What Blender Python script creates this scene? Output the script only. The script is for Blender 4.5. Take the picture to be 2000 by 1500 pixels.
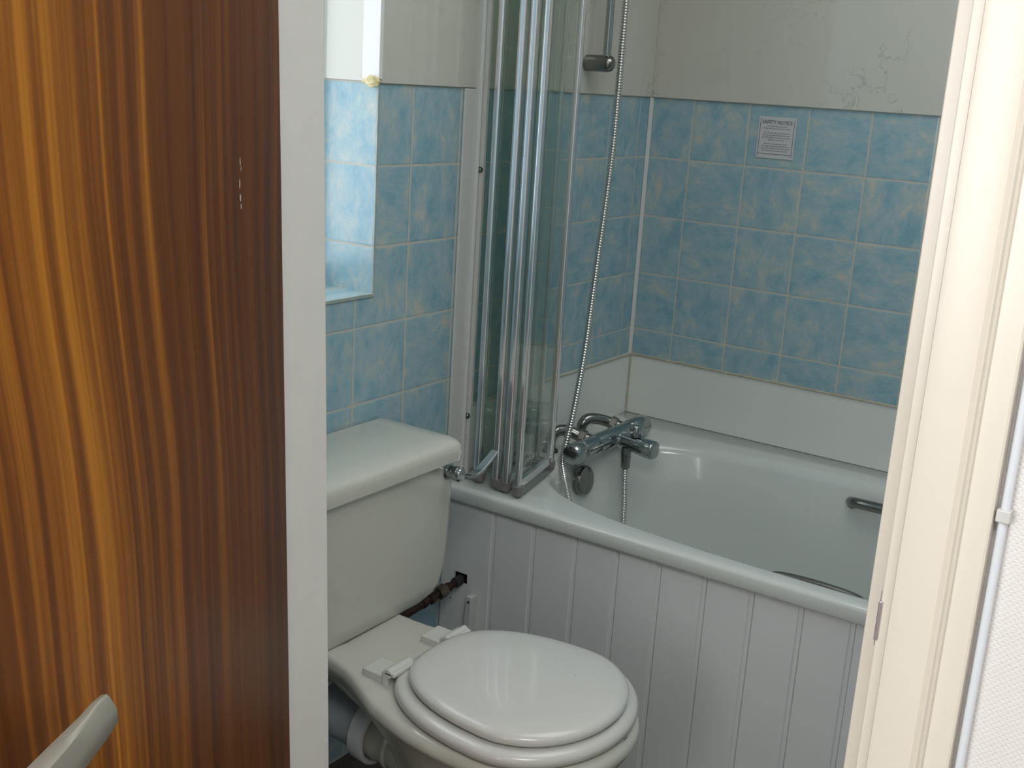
import bpy, bmesh, math, random
from mathutils import Vector, Matrix
random.seed(7)
PI = math.pi
sc = bpy.context.scene
for o in list(bpy.data.objects):
    bpy.data.objects.remove(o, do_unlink=True)
COL = sc.collection

# ------------------------------------------------------------------ camera
cam_d = bpy.data.cameras.new('camera'); cam = bpy.data.objects.new('camera', cam_d); COL.objects.link(cam)
cam_d.sensor_fit = 'HORIZONTAL'; cam_d.sensor_width = 36.0; cam_d.lens = 36.0 * 2255.22 / 2000
cam_d.clip_start = 0.02
_r = (0.564738362133269, 0.17653687081560981, -0.8061670519052894)
_u = (-0.8230983534828927, 0.19130747370520523, -0.534706041669891)
_b = (0.059830450681770335, 0.9655237872508191, 0.2533458770614816)
cam.matrix_world = Matrix((_r + (-2.7477,), _u + (-1.4448,), _b + (1.3957,), (0, 0, 0, 1)))
sc.camera = cam

# ------------------------------------------------------------------ light and exposure
sc.view_settings.view_transform = 'Standard'; sc.view_settings.look = 'None'
sc.view_settings.gamma = 1.0; sc.view_settings.exposure = 0.0
sc.view_settings.use_curve_mapping = False
sc.cycles.transparent_max_bounces = 32; sc.cycles.max_bounces = 14; sc.cycles.glossy_bounces = 6
w = bpy.data.worlds.new('sky'); sc.world = w; w.use_nodes = True
w.node_tree.nodes['Background'].inputs[0].default_value = (0.98, 0.99, 1.0, 1)
w.node_tree.nodes['Background'].inputs[1].default_value = 3.8
def area(name, loc, rot, sx, sy, power, col):
    l = bpy.data.lights.new(name, 'AREA'); l.shape = 'RECTANGLE'; l.size = sx; l.size_y = sy
    l.energy = power; l.color = col
    o = bpy.data.objects.new(name, l); COL.objects.link(o); o.location = loc; o.rotation_euler = rot
    return o
# daylight through the bathroom window (just outside its glass) and through the hall window
def portal(name, loc, rot, sx, sy):
    o = area(name, loc, rot, sx, sy, 1.0, (1, 1, 1)); o.data.cycles.is_portal = True
portal('bathroom_window_portal', (-1.336, 0.198, 1.52), (-PI/2, 0, 0), 0.52, 1.07)
portal('hall_window_portal', (-4.03, -0.56, 1.45), (0, -PI/2, 0), 1.19, 1.07)
area('hall_daylight', (-3.97, -0.56, 1.45), (0, -PI/2, 0), 1.15, 1.05, 19.5, (1.0, 0.985, 0.96))
# added soft fill under the bathroom and hall ceilings, no lamp known there
area('bathroom_fill_light', (-0.85, -0.95, 2.345), (0, 0, 0), 1.0, 1.0, 8.5, (1.0, 0.99, 0.97))
area('hall_fill_light', (-2.75, -1.75, 2.345), (0, 0, 0), 0.8, 0.8, 22.0, (1.0, 0.985, 0.95))

# ------------------------------------------------------------------ node helpers
def new_mat(name):
    m = bpy.data.materials.new(name); m.use_nodes = True
    nt = m.node_tree; b = nt.nodes['Principled BSDF']
    return m, nt, b
def simple(name, col, rough=0.4, metal=0.0, coat=0.0, noise=0.0, bump=0.0, scale=40.0, spec=0.5):
    m, nt, b = new_mat(name)
    b.inputs['Base Color'].default_value = (*col, 1); b.inputs['Roughness'].default_value = rough
    b.inputs['Metallic'].default_value = metal; b.inputs['Coat Weight'].default_value = coat
    b.inputs['Specular IOR Level'].default_value = spec
    if noise or bump:
        tc = nt.nodes.new('ShaderNodeTexCoord'); n = nt.nodes.new('ShaderNodeTexNoise')
        n.inputs['Scale'].default_value = scale; n.inputs['Detail'].default_value = 5
        nt.links.new(tc.outputs['Object'], n.inputs['Vector'])
        if noise:
            r = nt.nodes.new('ShaderNodeValToRGB')
            c2 = tuple(c * (1 - noise) for c in col)
            r.color_ramp.elements[0].color = (*c2, 1); r.color_ramp.elements[1].color = (*col, 1)
            r.color_ramp.elements[0].position = 0.3; r.color_ramp.elements[1].position = 0.65
            nt.links.new(n.outputs['Fac'], r.inputs['Fac']); nt.links.new(r.outputs['Color'], b.inputs['Base Color'])
        if bump:
            bp = nt.nodes.new('ShaderNodeBump'); bp.inputs['Strength'].default_value = bump
            bp.inputs['Distance'].default_value = 0.002
            nt.links.new(n.outputs['Fac'], bp.inputs['Height']); nt.links.new(bp.outputs['Normal'], b.inputs['Normal'])
    return m
def math_n(nt, op, a, b=None, c=None):
    n = nt.nodes.new('ShaderNodeMath'); n.operation = op
    for i, v in enumerate((a, b, c)):
        if v is None: continue
        if isinstance(v, (int, float)): n.inputs[i].default_value = v
        else: nt.links.new(v, n.inputs[i])
    return n.outputs[0]

S = 0.1525; ZT = 1.378
def tile_mat(name, axis, off, rot=0.45, turn=0.5):
    """square marbled blue wall tiles laid stacked; axis = world axis along the wall, off = position of one joint"""
    m, nt, b = new_mat(name); L = nt.links
    geo = nt.nodes.new('ShaderNodeNewGeometry'); sep = nt.nodes.new('ShaderNodeSeparateXYZ')
    L.new(geo.outputs['Position'], sep.inputs[0])
    U = sep.outputs[axis]; V = sep.outputs[2]
    uu = math_n(nt, 'DIVIDE', math_n(nt, 'SUBTRACT', U, off), S)
    vv = math_n(nt, 'DIVIDE', math_n(nt, 'SUBTRACT', V, ZT), S)
    fu, fv = math_n(nt, 'FLOOR', uu), math_n(nt, 'FLOOR', vv)
    ru = math_n(nt, 'SUBTRACT', uu, fu); rv = math_n(nt, 'SUBTRACT', vv, fv)
    du = math_n(nt, 'MINIMUM', ru, math_n(nt, 'SUBTRACT', 1.0, ru))
    dv = math_n(nt, 'MINIMUM', rv, math_n(nt, 'SUBTRACT', 1.0, rv))
    dd = math_n(nt, 'MINIMUM', du, dv)
    # slightly uneven grout width
    gn = nt.nodes.new('ShaderNodeTexNoise'); gn.inputs['Scale'].default_value = 30; L.new(geo.outputs['Position'], gn.inputs['Vector'])
    gw = math_n(nt, 'MULTIPLY_ADD', gn.outputs['Fac'], 0.013, 0.006)
    grout = math_n(nt, 'LESS_THAN', dd, gw)
    edge = nt.nodes.new('ShaderNodeMapRange'); edge.inputs[1].default_value = 0.008; edge.inputs[2].default_value = 0.035
    L.new(dd, edge.inputs[0])
    # per tile offset of the marbling
    cmb = nt.nodes.new('ShaderNodeCombineXYZ'); L.new(fu, cmb.inputs[0]); L.new(fv, cmb.inputs[1])
    wn = nt.nodes.new('ShaderNodeTexWhiteNoise'); wn.noise_dimensions = '3D'; L.new(cmb.outputs[0], wn.inputs['Vector'])
    sc_ = nt.nodes.new('ShaderNodeVectorMath'); sc_.operation = 'SCALE'; sc_.inputs[3].default_value = 7.0
    L.new(wn.outputs['Color'], sc_.inputs[0])
    uvc = nt.nodes.new('ShaderNodeCombineXYZ'); L.new(U, uvc.inputs[0]); L.new(V, uvc.inputs[1])
    mp = nt.nodes.new('ShaderNodeMapping'); mp.inputs['Rotation'].default_value = (0, 0, rot); mp.inputs['Scale'].default_value = (1.0, 0.62, 1)
    vr = nt.nodes.new('ShaderNodeVectorRotate'); vr.rotation_type = 'Z_AXIS'
    wv_ = nt.nodes.new('ShaderNodeSeparateXYZ'); L.new(wn.outputs['Color'], wv_.inputs[0])
    L.new(math_n(nt, 'MULTIPLY', math_n(nt, 'GREATER_THAN', wv_.outputs[1], turn), PI/2), vr.inputs['Angle'])
    L.new(uvc.outputs[0], vr.inputs['Vector']); L.new(vr.outputs[0], mp.inputs[0])
    add = nt.nodes.new('ShaderNodeVectorMath'); add.operation = 'ADD'; L.new(mp.outputs[0], add.inputs[0]); L.new(sc_.outputs[0], add.inputs[1])
    n1 = nt.nodes.new('ShaderNodeTexNoise'); n1.inputs['Scale'].default_value = 23; n1.inputs['Detail'].default_value = 9
    n1.inputs['Roughness'].default_value = 0.72; n1.inputs['Distortion'].default_value = 0.25
    L.new(add.outputs[0], n1.inputs['Vector'])
    rp = nt.nodes.new('ShaderNodeValToRGB'); e = rp.color_ramp.elements
    e[0].position = 0.33; e[0].color = (0.20, 0.38, 0.47, 1); e[1].position = 0.66; e[1].color = (0.53, 0.52, 0.455, 1)
    k = rp.color_ramp.elements.new(0.47); k.color = (0.285, 0.44, 0.505, 1)
    k = rp.color_ramp.elements.new(0.58); k.color = (0.39, 0.485, 0.495, 1)
    L.new(n1.outputs['Fac'], rp.inputs['Fac'])
    mx = nt.nodes.new('ShaderNodeMix'); mx.data_type = 'RGBA'; mx.inputs['B'].default_value = (0.52, 0.50, 0.43, 1)
    L.new(grout, mx.inputs['Factor']); L.new(rp.outputs['Color'], mx.inputs['A'])
    L.new(mx.outputs['Result'], b.inputs['Base Color'])
    L.new(math_n(nt, 'MULTIPLY_ADD', grout, 0.5, 0.22), b.inputs['Roughness'])
    bp = nt.nodes.new('ShaderNodeBump'); bp.inputs['Distance'].default_value = 0.0012; bp.inputs['Strength'].default_value = 0.45
    L.new(edge.outputs[0], bp.inputs['Height']); L.new(bp.outputs['Normal'], b.inputs['Normal'])
    return m
def cladding_mat():
    """glossy off-white laminate with thin grey marble veins"""
    m, nt, b = new_mat('marble_effect_laminate'); L = nt.links
    geo = nt.nodes.new('ShaderNodeNewGeometry')
    n0 = nt.nodes.new('ShaderNodeTexNoise'); n0.inputs['Scale'].default_value = 3.0; n0.inputs['Detail'].default_value = 3
    L.new(geo.outputs['Position'], n0.inputs['Vector'])
    ad = nt.nodes.new('ShaderNodeVectorMath'); ad.operation = 'ADD'
    L.new(geo.outputs['Position'], ad.inputs[0]); L.new(n0.outputs['Color'], ad.inputs[1])
    vo = nt.nodes.new('ShaderNodeTexNoise'); vo.inputs['Scale'].default_value = 5.5; vo.inputs['Detail'].default_value = 6; vo.inputs['Roughness'].default_value = 0.6
    L.new(ad.outputs[0], vo.inputs['Vector'])
    v = math_n(nt, 'ABSOLUTE', math_n(nt, 'SUBTRACT', vo.outputs['Fac'], 0.5))
    n2 = nt.nodes.new('ShaderNodeTexNoise'); n2.inputs['Scale'].default_value = 6; L.new(geo.outputs['Position'], n2.inputs['Vector'])
    mr = nt.nodes.new('ShaderNodeMapRange'); mr.inputs[1].default_value = 0.0; mr.inputs[2].default_value = 0.012
    L.new(v, mr.inputs[0])
    keep = nt.nodes.new('ShaderNodeMapRange'); keep.inputs[1].default_value = 0.50; keep.inputs[2].default_value = 0.60
    L.new(n2.outputs['Fac'], keep.inputs[0])
    vein = math_n(nt, 'MULTIPLY', math_n(nt, 'SUBTRACT', 1.0, mr.outputs[0]), keep.outputs[0])
    mx = nt.nodes.new('ShaderNodeMix'); mx.data_type = 'RGBA'
    mx.inputs['A'].default_value = (0.57, 0.565, 0.505, 1); mx.inputs['B'].default_value = (0.42, 0.415, 0.38, 1)
    L.new(vein, mx.inputs['Factor']); L.new(mx.outputs['Result'], b.inputs['Base Color'])
    b.inputs['Roughness'].default_value = 0.07; b.inputs['Specular IOR Level'].default_value = 0.7
    bw = nt.nodes.new('ShaderNodeTexNoise'); bw.inputs['Scale'].default_value = 4; L.new(geo.outputs['Position'], bw.inputs['Vector'])
    bp = nt.nodes.new('ShaderNodeBump'); bp.inputs['Distance'].default_value = 0.01; bp.inputs['Strength'].default_value = 0.10
    L.new(bw.outputs['Fac'], bp.inputs['Height']); L.new(bp.outputs['Normal'], b.inputs['Normal'])
    return m
def wood_mat():
    """red-brown sapele veneer with vertical ribbon stripes, in the door's own coordinates (x along the leaf, z up)"""
    m, nt, b = new_mat('sapele_veneer'); L = nt.links
    tc = nt.nodes.new('ShaderNodeTexCoord'); sep = nt.nodes.new('ShaderNodeSeparateXYZ'); L.new(tc.outputs['Object'], sep.inputs[0])
    X, Z = sep.outputs[0], sep.outputs[2]
    # slow wander of the grain
    wv = nt.nodes.new('ShaderNodeTexNoise'); wv.inputs['Scale'].default_value = 1.0; wv.inputs['Detail'].default_value = 1.5
    cw = nt.nodes.new('ShaderNodeCombineXYZ'); L.new(math_n(nt, 'MULTIPLY', X, 2.2), cw.inputs[0]); L.new(math_n(nt, 'MULTIPLY', Z, 1.3), cw.inputs[2])
    L.new(cw.outputs[0], wv.inputs['Vector'])
    lean = math_n(nt, 'MULTIPLY', math_n(nt, 'MULTIPLY', X, Z), -0.13)
    xw = math_n(nt, 'ADD', math_n(nt, 'ADD', X, math_n(nt, 'MULTIPLY', wv.outputs['Fac'], 0.085)), lean)
    def stripes(sx, sz, det, seed):
        c = nt.nodes.new('ShaderNodeCombineXYZ'); L.new(math_n(nt, 'MULTIPLY', xw, sx), c.inputs[0])
        c.inputs[1].default_value = seed; L.new(math_n(nt, 'MULTIPLY', Z, sz), c.inputs[2])
        n = nt.nodes.new('ShaderNodeTexNoise'); n.inputs['Scale'].default_value = 1.0; n.inputs['Detail'].default_value = det
        n.inputs['Roughness'].default_value = 0.55
        L.new(c.outputs[0], n.inputs['Vector']); return n.outputs['Fac']
    s1 = stripes(66, 0.7, 2.0, 1.7); s2 = stripes(210, 1.6, 3, 5.1); s3 = stripes(8, 0.9, 2, 9.3)
    f = math_n(nt, 'ADD', math_n(nt, 'MULTIPLY', s1, 0.53), math_n(nt, 'ADD', math_n(nt, 'MULTIPLY', s2, 0.20), math_n(nt, 'MULTIPLY', s3, 0.30)))
    # paler towards the lock side: veneer figure plus hall light painted into the colour
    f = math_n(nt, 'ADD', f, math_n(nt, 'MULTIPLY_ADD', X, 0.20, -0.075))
    rp = nt.nodes.new('ShaderNodeValToRGB'); e = rp.color_ramp.elements
    e[0].position = 0.38; e[0].color = (0.085, 0.025, 0.007, 1); e[1].position = 0.70; e[1].color = (0.42, 0.165, 0.016, 1)
    k = rp.color_ramp.elements.new(0.52); k.color = (0.15, 0.047, 0.007, 1)
    k = rp.color_ramp.elements.new(0.62); k.color = (0.265, 0.092, 0.010, 1)
    L.new(f, rp.inputs['Fac'])
    L.new(rp.outputs['Color'], b.inputs['Base Color'])
    b.inputs['Roughness'].default_value = 0.38; b.inputs['Specular IOR Level'].default_value = 0.18
    return m
def wallpaper_mat():
    m, nt, b = new_mat('textured_wallpaper'); L = nt.links
    geo = nt.nodes.new('ShaderNodeNewGeometry')
    h = None
    for ang in (0.75, -0.75):
        mp = nt.nodes.new('ShaderNodeMapping'); mp.inputs['Rotation'].default_value = (ang, 0, 0); L.new(geo.outputs['Position'], mp.inputs[0])
        wv = nt.nodes.new('ShaderNodeTexWave'); wv.wave_type = 'BANDS'; wv.bands_direction = 'Z'; wv.inputs['Scale'].default_value = 75
        wv.inputs['Distortion'].default_value = 3.0; wv.inputs['Detail Scale'].default_value = 6.0; L.new(mp.outputs[0], wv.inputs['Vector'])
        h = wv.outputs['Fac'] if h is None else math_n(nt, 'MAXIMUM', h, wv.outputs['Fac'])
    b.inputs['Base Color'].default_value = (0.78, 0.755, 0.745, 1); b.inputs['Roughness'].default_value = 0.7
    bp = nt.nodes.new('ShaderNodeBump'); bp.inputs['Distance'].default_value = 0.0007; bp.inputs['Strength'].default_value = 0.5
    L.new(h, bp.inputs['Height']); L.new(bp.outputs['Normal'], b.inputs['Normal'])
    return m
def clear_mat(name, tint, fac=0.12, rough=0.03):
    """thin clear sheet: tinted transparent with a glossy coat, lets lamps through"""
    m = bpy.data.materials.new(name); m.use_nodes = True; nt = m.node_tree; nt.nodes.clear(); L = nt.links
    out = nt.nodes.new('ShaderNodeOutputMaterial'); t = nt.nodes.new('ShaderNodeBsdfTransparent'); g = nt.nodes.new('ShaderNodeBsdfGlossy')
    t.inputs[0].default_value = (*tint, 1); g.inputs['Roughness'].default_value = rough
    lw = nt.nodes.new('ShaderNodeLayerWeight'); lw.inputs['Blend'].default_value = 0.25
    f = math_n(nt, 'MULTIPLY_ADD', lw.outputs['Fresnel'], 0.30, fac)
    mx = nt.nodes.new('ShaderNodeMixShader'); L.new(f, mx.inputs[0]); L.new(t.outputs[0], mx.inputs[1]); L.new(g.outputs[0], mx.inputs[2])
    L.new(mx.outputs[0], out.inputs[0]); return m

M = {}
M['tile_a'] = tile_mat('blue_marbled_tiles_back', 0, -0.9716, -0.30, 0.8)
M['tile_b'] = tile_mat('blue_marbled_tiles_side', 1, -0.1240)
M['tile_r'] = tile_mat('blue_marbled_tiles_reveal', 1, 0.0)
M['clad'] = cladding_mat()
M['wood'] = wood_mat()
M['paper'] = wallpaper_mat()
M['plaster'] = simple('white_plaster', (0.78, 0.77, 0.74), 0.8, bump=0.15, scale=60)
M['gloss_white'] = simple('white_gloss_paint', (0.80, 0.79, 0.765), 0.35, bump=0.12, noise=0.03, scale=25)
M['gloss_cream'] = simple('cream_gloss_paint', (0.77, 0.715, 0.63), 0.30, bump=0.10, scale=18)
M['pvc'] = simple('white_plastic_trim', (0.62, 0.62, 0.61), 0.3)
M['bath'] = simple('white_acrylic', (0.63, 0.66, 0.635), 0.14, coat=0.3)
M['splash'] = simple('white_upstand_panel', (0.72, 0.74, 0.71), 0.25)
M['panel'] = simple('white_bath_panel_plastic', (0.76, 0.775, 0.78), 0.28, noise=0.03, scale=4)
M['ceramic'] = simple('cream_vitreous_china', (0.55, 0.55, 0.49), 0.10, coat=0.2, spec=0.5)
M['seat'] = simple('white_seat_plastic', (0.60, 0.60, 0.575), 0.20, coat=0.2)
M['chrome'] = simple('chrome', (0.40, 0.43, 0.43), 0.10, metal=1.0)
M['chrome_dark'] = simple('tarnished_chrome', (0.24, 0.24, 0.225), 0.20, metal=1.0)
M['silver'] = simple('polished_aluminium', (0.86, 0.84, 0.87), 0.16, metal=1.0)
M['grey_cap'] = simple('grey_plastic_cap', (0.20, 0.18, 0.18), 0.4)
M['glass'] = clear_mat('green_tinted_glass', (0.915, 0.95, 0.925), 0.04)
M['seal'] = clear_mat('clear_vinyl_seal', (0.82, 0.84, 0.82), 0.18, 0.2)
M['window_glass'] = clear_mat('window_glass', (0.96, 0.98, 1.0), 0.03)
M['floor'] = simple('dark_brown_vinyl', (0.075, 0.058, 0.048), 0.5, noise=0.5, scale=22)
M['hall_floor'] = simple('beige_carpet', (0.34, 0.28, 0.22), 0.95, noise=0.2, bump=0.5, scale=200)
M['waste'] = simple('grey_white_pipe_plastic', (0.42, 0.45, 0.48), 0.35)
M['collar'] = simple('white_collar_plastic', (0.62, 0.64, 0.67), 0.3)
M['copper'] = simple('tarnished_copper', (0.06, 0.035, 0.028), 0.5, metal=0.7, noise=0.5, scale=90)
M['brass'] = simple('dirty_brass', (0.20, 0.16, 0.11), 0.45, metal=0.8, noise=0.55, scale=120)
M['black'] = simple('black_marker', (0.02, 0.02, 0.02), 0.7)
M['ink'] = simple('grey_ink', (0.20, 0.20, 0.21), 0.7)
M['notice'] = simple('laminated_paper', (0.56, 0.56, 0.58), 0.3)
M['foam'] = simple('yellowed_sealant', (0.85, 0.72, 0.40), 0.7, noise=0.35, bump=0.8, scale=60)
M['steel'] = simple('zinc_plated_steel', (0.62, 0.60, 0.64), 0.3, metal=1.0)
M['lever'] = simple('satin_aluminium', (0.34, 0.335, 0.29), 0.42, metal=0.35)
M['cable'] = simple('white_cable_sheath', (0.72, 0.75, 0.80), 0.4)

# ------------------------------------------------------------------ mesh helpers
def link(name, bm, mats, parent=None, smooth=True, bevel=0.0, seg=2, angle=35, sub=0, origin=None):
    """link bm (world coordinates) as one mesh object, origin at parent's own or given"""
    me = bpy.data.meshes.new(name)
    org = Vector(origin) if origin is not None else Vector((0, 0, 0))
    bmesh.ops.recalc_face_normals(bm, faces=bm.faces)
    bmesh.ops.translate(bm, verts=bm.verts, vec=-org)
    bm.to_mesh(me); bm.free()
    for m in (mats if isinstance(mats, (list, tuple)) else [mats]): me.materials.append(M[m] if isinstance(m, str) else m)
    o = bpy.data.objects.new(name, me); COL.objects.link(o)
    if parent is not None:
        o.parent = parent
        o.location = org - world_loc(parent)
    else: o.location = org
    if smooth:
        for p in me.polygons: p.use_smooth = True
        try: me.set_sharp_from_angle(angle=math.radians(angle))
        except Exception: pass
    if bevel:
        b = o.modifiers.new('bevel', 'BEVEL'); b.width = bevel; b.segments = seg; b.limit_method = 'ANGLE'; b.angle_limit = math.radians(30)
        b.harden_normals = True
    if sub:
        s = o.modifiers.new('sub', 'SUBSURF'); s.levels = sub; s.render_levels = sub
    return o
def world_loc(o):
    v = Vector(o.location)
    while o.parent is not None:
        o = o.parent; v += Vector(o.location)
    return v
def tag(o, label=None, cat=None, group=None, kind=None):
    if label: o['label'] = label
    if cat: o['category'] = cat
    if group: o['group'] = group
    if kind: o['kind'] = kind
    return o
def thing(name, label, cat, loc, group=None):
    o = bpy.data.objects.new(name, None); COL.objects.link(o); o.location = loc; o.empty_display_size = 0.05
    return tag(o, label, cat, group)
def box(bm, a, b, mi=0):
    x0, y0, z0 = a; x1, y1, z1 = b
    v = [bm.verts.new(p) for p in ((x0,y0,z0),(x1,y0,z0),(x1,y1,z0),(x0,y1,z0),(x0,y0,z1),(x1,y0,z1),(x1,y1,z1),(x0,y1,z1))]
    fs = []
    for q in ((0,3,2,1),(4,5,6,7),(0,1,5,4),(1,2,6,5),(2,3,7,6),(3,0,4,7)):
        f = bm.faces.new([v[i] for i in q]); f.material_index = mi; fs.append(f)
    return fs
def BX(a, b, mi=0):
    bm = bmesh.new(); box(bm, a, b, mi); return bm
def loft(bm, loops, cap0=True, cap1=True, closed=False):
    rows = [[bm.verts.new(p) for p in lp] for lp in loops]; n = len(rows[0])
    for a, b in zip(rows, rows[1:] + ([rows[0]] if closed else [])):
        for i in range(n):
            bm.faces.new((a[i], a[(i+1) % n], b[(i+1) % n], b[i]))
    if not closed:
        if cap0: bm.faces.new(rows[0])
        if cap1: bm.faces.new(rows[-1])
    return rows
def frame_of(d, ref=None):
    d = Vector(d).normalized(); r = Vector(ref) if ref else (Vector((0, 0, 1)) if abs(d.z) < .9 else Vector((1, 0, 0)))
    a = d.cross(r).normalized(); return d, a, a.cross(d).normalized()
def tube(bm, pts, rad, n=16, caps=True):
    pts = [Vector(p) for p in pts]; m = len(pts)
    rr = rad if isinstance(rad, (list, tuple)) else [rad] * m
    loops = []; prev = None
    for i, p in enumerate(pts):
        t = (pts[min(i+1, m-1)] - pts[max(i-1, 0)]).normalized()
        if prev is None: _, a, b = frame_of(t)
        else:
            a = (prev - t * prev.dot(t)).normalized(); b = a.cross(t)
        prev = a
        b = t.cross(a)
        loops.append([p + a * math.cos(2*PI*k/n) * rr[i] + b * math.sin(2*PI*k/n) * rr[i] for k in range(n)])
    loft(bm, loops, caps, caps)
def lathe(bm, base, axis, prof, n=28):
    """prof: list of (distance along axis, radius)"""
    d, a, b = frame_of(axis); base = Vector(base)
    loft(bm, [[base + d*h + a*math.cos(2*PI*k/n)*max(r, 1e-5) + b*math.sin(2*PI*k/n)*max(r, 1e-5) for k in range(n)] for h, r in prof])
def T(*a, **k):
    bm = bmesh.new(); tube(bm, *a, **k); return bm
def LT(*a, **k):
    bm = bmesh.new(); lathe(bm, *a, **k); return bm
def smooth_path(pts, per=8):
    P = [Vector(p) for p in pts]; out = []
    for i in range(len(P) - 1):
        p0 = P[max(i-1, 0)]; p1 = P[i]; p2 = P[i+1]; p3 = P[min(i+2, len(P)-1)]
        for k in range(per):
            t = k / per
            out.append(0.5*((2*p1) + (p2-p0)*t + (2*p0-5*p1+4*p2-p3)*t*t + (3*p1-p0-3*p2+p3)*t**3))
    out.append(P[-1]); return out
def prism_z(prof, z0, z1):
    """closed xy profile extruded in z"""
    bm = bmesh.new(); loft(bm, [[(x, y, z0) for x, y in prof], [(x, y, z1) for x, y in prof]]); return bm
def rrect(x0, x1, y0, y1, z, r, n=6, rr=None):
    rs = rr or (r, r, r, r); out = []
    for (cx, cy, a0, q) in ((x1, y0, -PI/2, rs[0]), (x1, y1, 0, rs[1]), (x0, y1, PI/2, rs[2]), (x0, y0, PI, rs[3])):
        sx = -1 if cx == x1 else 1; sy = -1 if cy == y1 else 1
        for k in range(n+1):
            a = a0 + PI/2*k/n
            out.append((cx + sx*q + q*math.cos(a), cy + sy*q + q*math.sin(a), z))
    return out

# ------------------------------------------------------------------ room shell
# bathroom: x -1.6..0, y -1.75..0 ; hall: x -4..-1.7
XD0, XD1 = -1.70, -1.60       # wall with the doorway
CEIL = 2.36
NX0, NX1, NZ0, NZ1, ND = -1.598, -1.0741, 0.983, 2.06, 0.26   # window niche

bm = bmesh.new()
for a, b in (((-4.0, 0, 0), (NX0, 0.205, CEIL)), ((NX1, 0, 0), (0.12, 0.205, CEIL)),
             ((NX0, 0, 0), (NX1, 0.205, NZ0)), ((NX0, 0, NZ1), (NX1, 0.205, CEIL))):
    box(bm, a, b)
for f in bm.faces:
    c = f.calc_center_median(); n = f.normal; bm.normal_update()
for f in bm.faces:
    c = f.calc_center_median()
    if abs(f.normal.x) > 0.5 or abs(f.normal.z) > 0.5: f.material_index = 1
wall_back = tag(link('wall_back', bm, ['tile_a', 'tile_r'], smooth=False), kind='structure')

tag(link('wall_side', BX((0, -1.90, 0), (0.12, 0.0, CEIL)), 'tile_b', smooth=False), kind='structure')
tag(link('wall_foot', BX((-1.60, -1.87, 0), (0, -1.75, CEIL)), 'tile_a', smooth=False), kind='structure')
DY0, DY1 = -1.205, -0.335     # structural opening behind the lining
bm = bmesh.new()
for a, b in (((XD0, DY1, 0), (XD1, 0, CEIL)), ((XD0, -3.6, 0), (XD1, DY0, CEIL)), ((XD0, DY0, 2.03), (XD1, DY1, CEIL))):
    box(bm, a, b)
bm.normal_update()
for f in bm.faces:
    if f.normal.x > 0.5: f.material_index = 1
tag(link('wall_door', bm, ['paper', 'tile_b'], smooth=False), kind='structure')
tag(link('wall_hall_end', BX((-4.12, -3.72, 0), (XD1, -3.6, CEIL)), 'plaster', smooth=False), kind='structure')
bm = bmesh.new()   # hall outer wall with a window opening y -1.15..0.0 wait for daylight
for a, b in (((-4.12, -3.6, 0), (-4.0, -1.10, CEIL)), ((-4.12, -1.10, 0), (-4.0, -0.02, 0.85)), ((-4.12, -1.10, 2.05), (-4.0, -0.02, CEIL)), ((-4.12, -0.02, 0), (-4.0, 0.0, CEIL))):
    box(bm, a, b)
tag(link('wall_hall_outer', bm, 'plaster', smooth=False), kind='structure')
tag(link('ceiling', BX((-4.12, -3.72, CEIL), (0.12, 0.30, CEIL + 0.1)), 'plaster', smooth=False), kind='structure')
bm = bmesh.new(); box(bm, (-1.65, -1.75, -0.06), (0.0, 0.0, 0.0), 0); box(bm, (-4.0, -3.6, -0.06), (-1.65, 0.0, 0.0), 1)
tag(link('floor', bm, ['floor', 'hall_floor'], smooth=False), kind='structure')

# windows (bathroom one sits at the back of the niche)
def window(name, x0, x1, y0, y1, z0, z1, axis, bars, mats):
    # outer frame, transoms or a mullion, and one pane per light
    bm = bmesh.new(); t = 0.030 if axis == 'y' else 0.045
    if axis == 'y':
        for a, b in (((x0, y0, z0), (x0+t, y1, z1)), ((x1-t, y0, z0), (x1, y1, z1)), ((x0+t, y0, z0), (x1-t, y1, z0+t)), ((x0+t, y0, z1-t), (x1-t, y1, z1))): box(bm, a, b)
        for z in bars: box(bm, (x0+t, y0+.004, z-.008), (x1-t, y1-.004, z+.008))
    else:
        for a, b in (((x0, y0, z0), (x1, y0+t, z1)), ((x0, y1-t, z0), (x1, y1, z1)), ((x0, y0+t, z0), (x1, y1-t, z0+t)), ((x0, y0+t, z1-t), (x1, y1-t, z1))): box(bm, a, b)
        for y in bars: box(bm, (x0+.004, y-.02, z0+t), (x1-.004, y+.02, z1-t))
    f = tag(link(name, bm, 'pvc', bevel=0.003), kind='structure')
    e0, e1 = (z0+t, z1-t) if axis == 'y' else (y0+t, y1-t)
    hb = 0.008 if axis == 'y' else 0.02
    edges = [e0] + [v for b in bars for v in (b-hb, b+hb)] + [e1]
    for k, m in enumerate(mats):
        a, b = edges[2*k], edges[2*k+1]
        p = BX((x0+t, (y0+y1)/2-.002, a), (x1-t, (y0+y1)/2+.002, b)) if axis == 'y' else BX(((x0+x1)/2-.002, a, z0+t), ((x0+x1)/2+.002, b, z1-t))
        link('window_pane', p, m, f, smooth=False)
window('window_1', NX0, NX1, 0.150, 0.190, NZ0 + 0.004, NZ1, 'y', (), ('window_glass',))
window('window_2', -4.09, -4.04, -1.10, -0.02, 0.85, 2.05, 'x', (-0.56,), ('window_glass', 'window_glass'))

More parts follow.
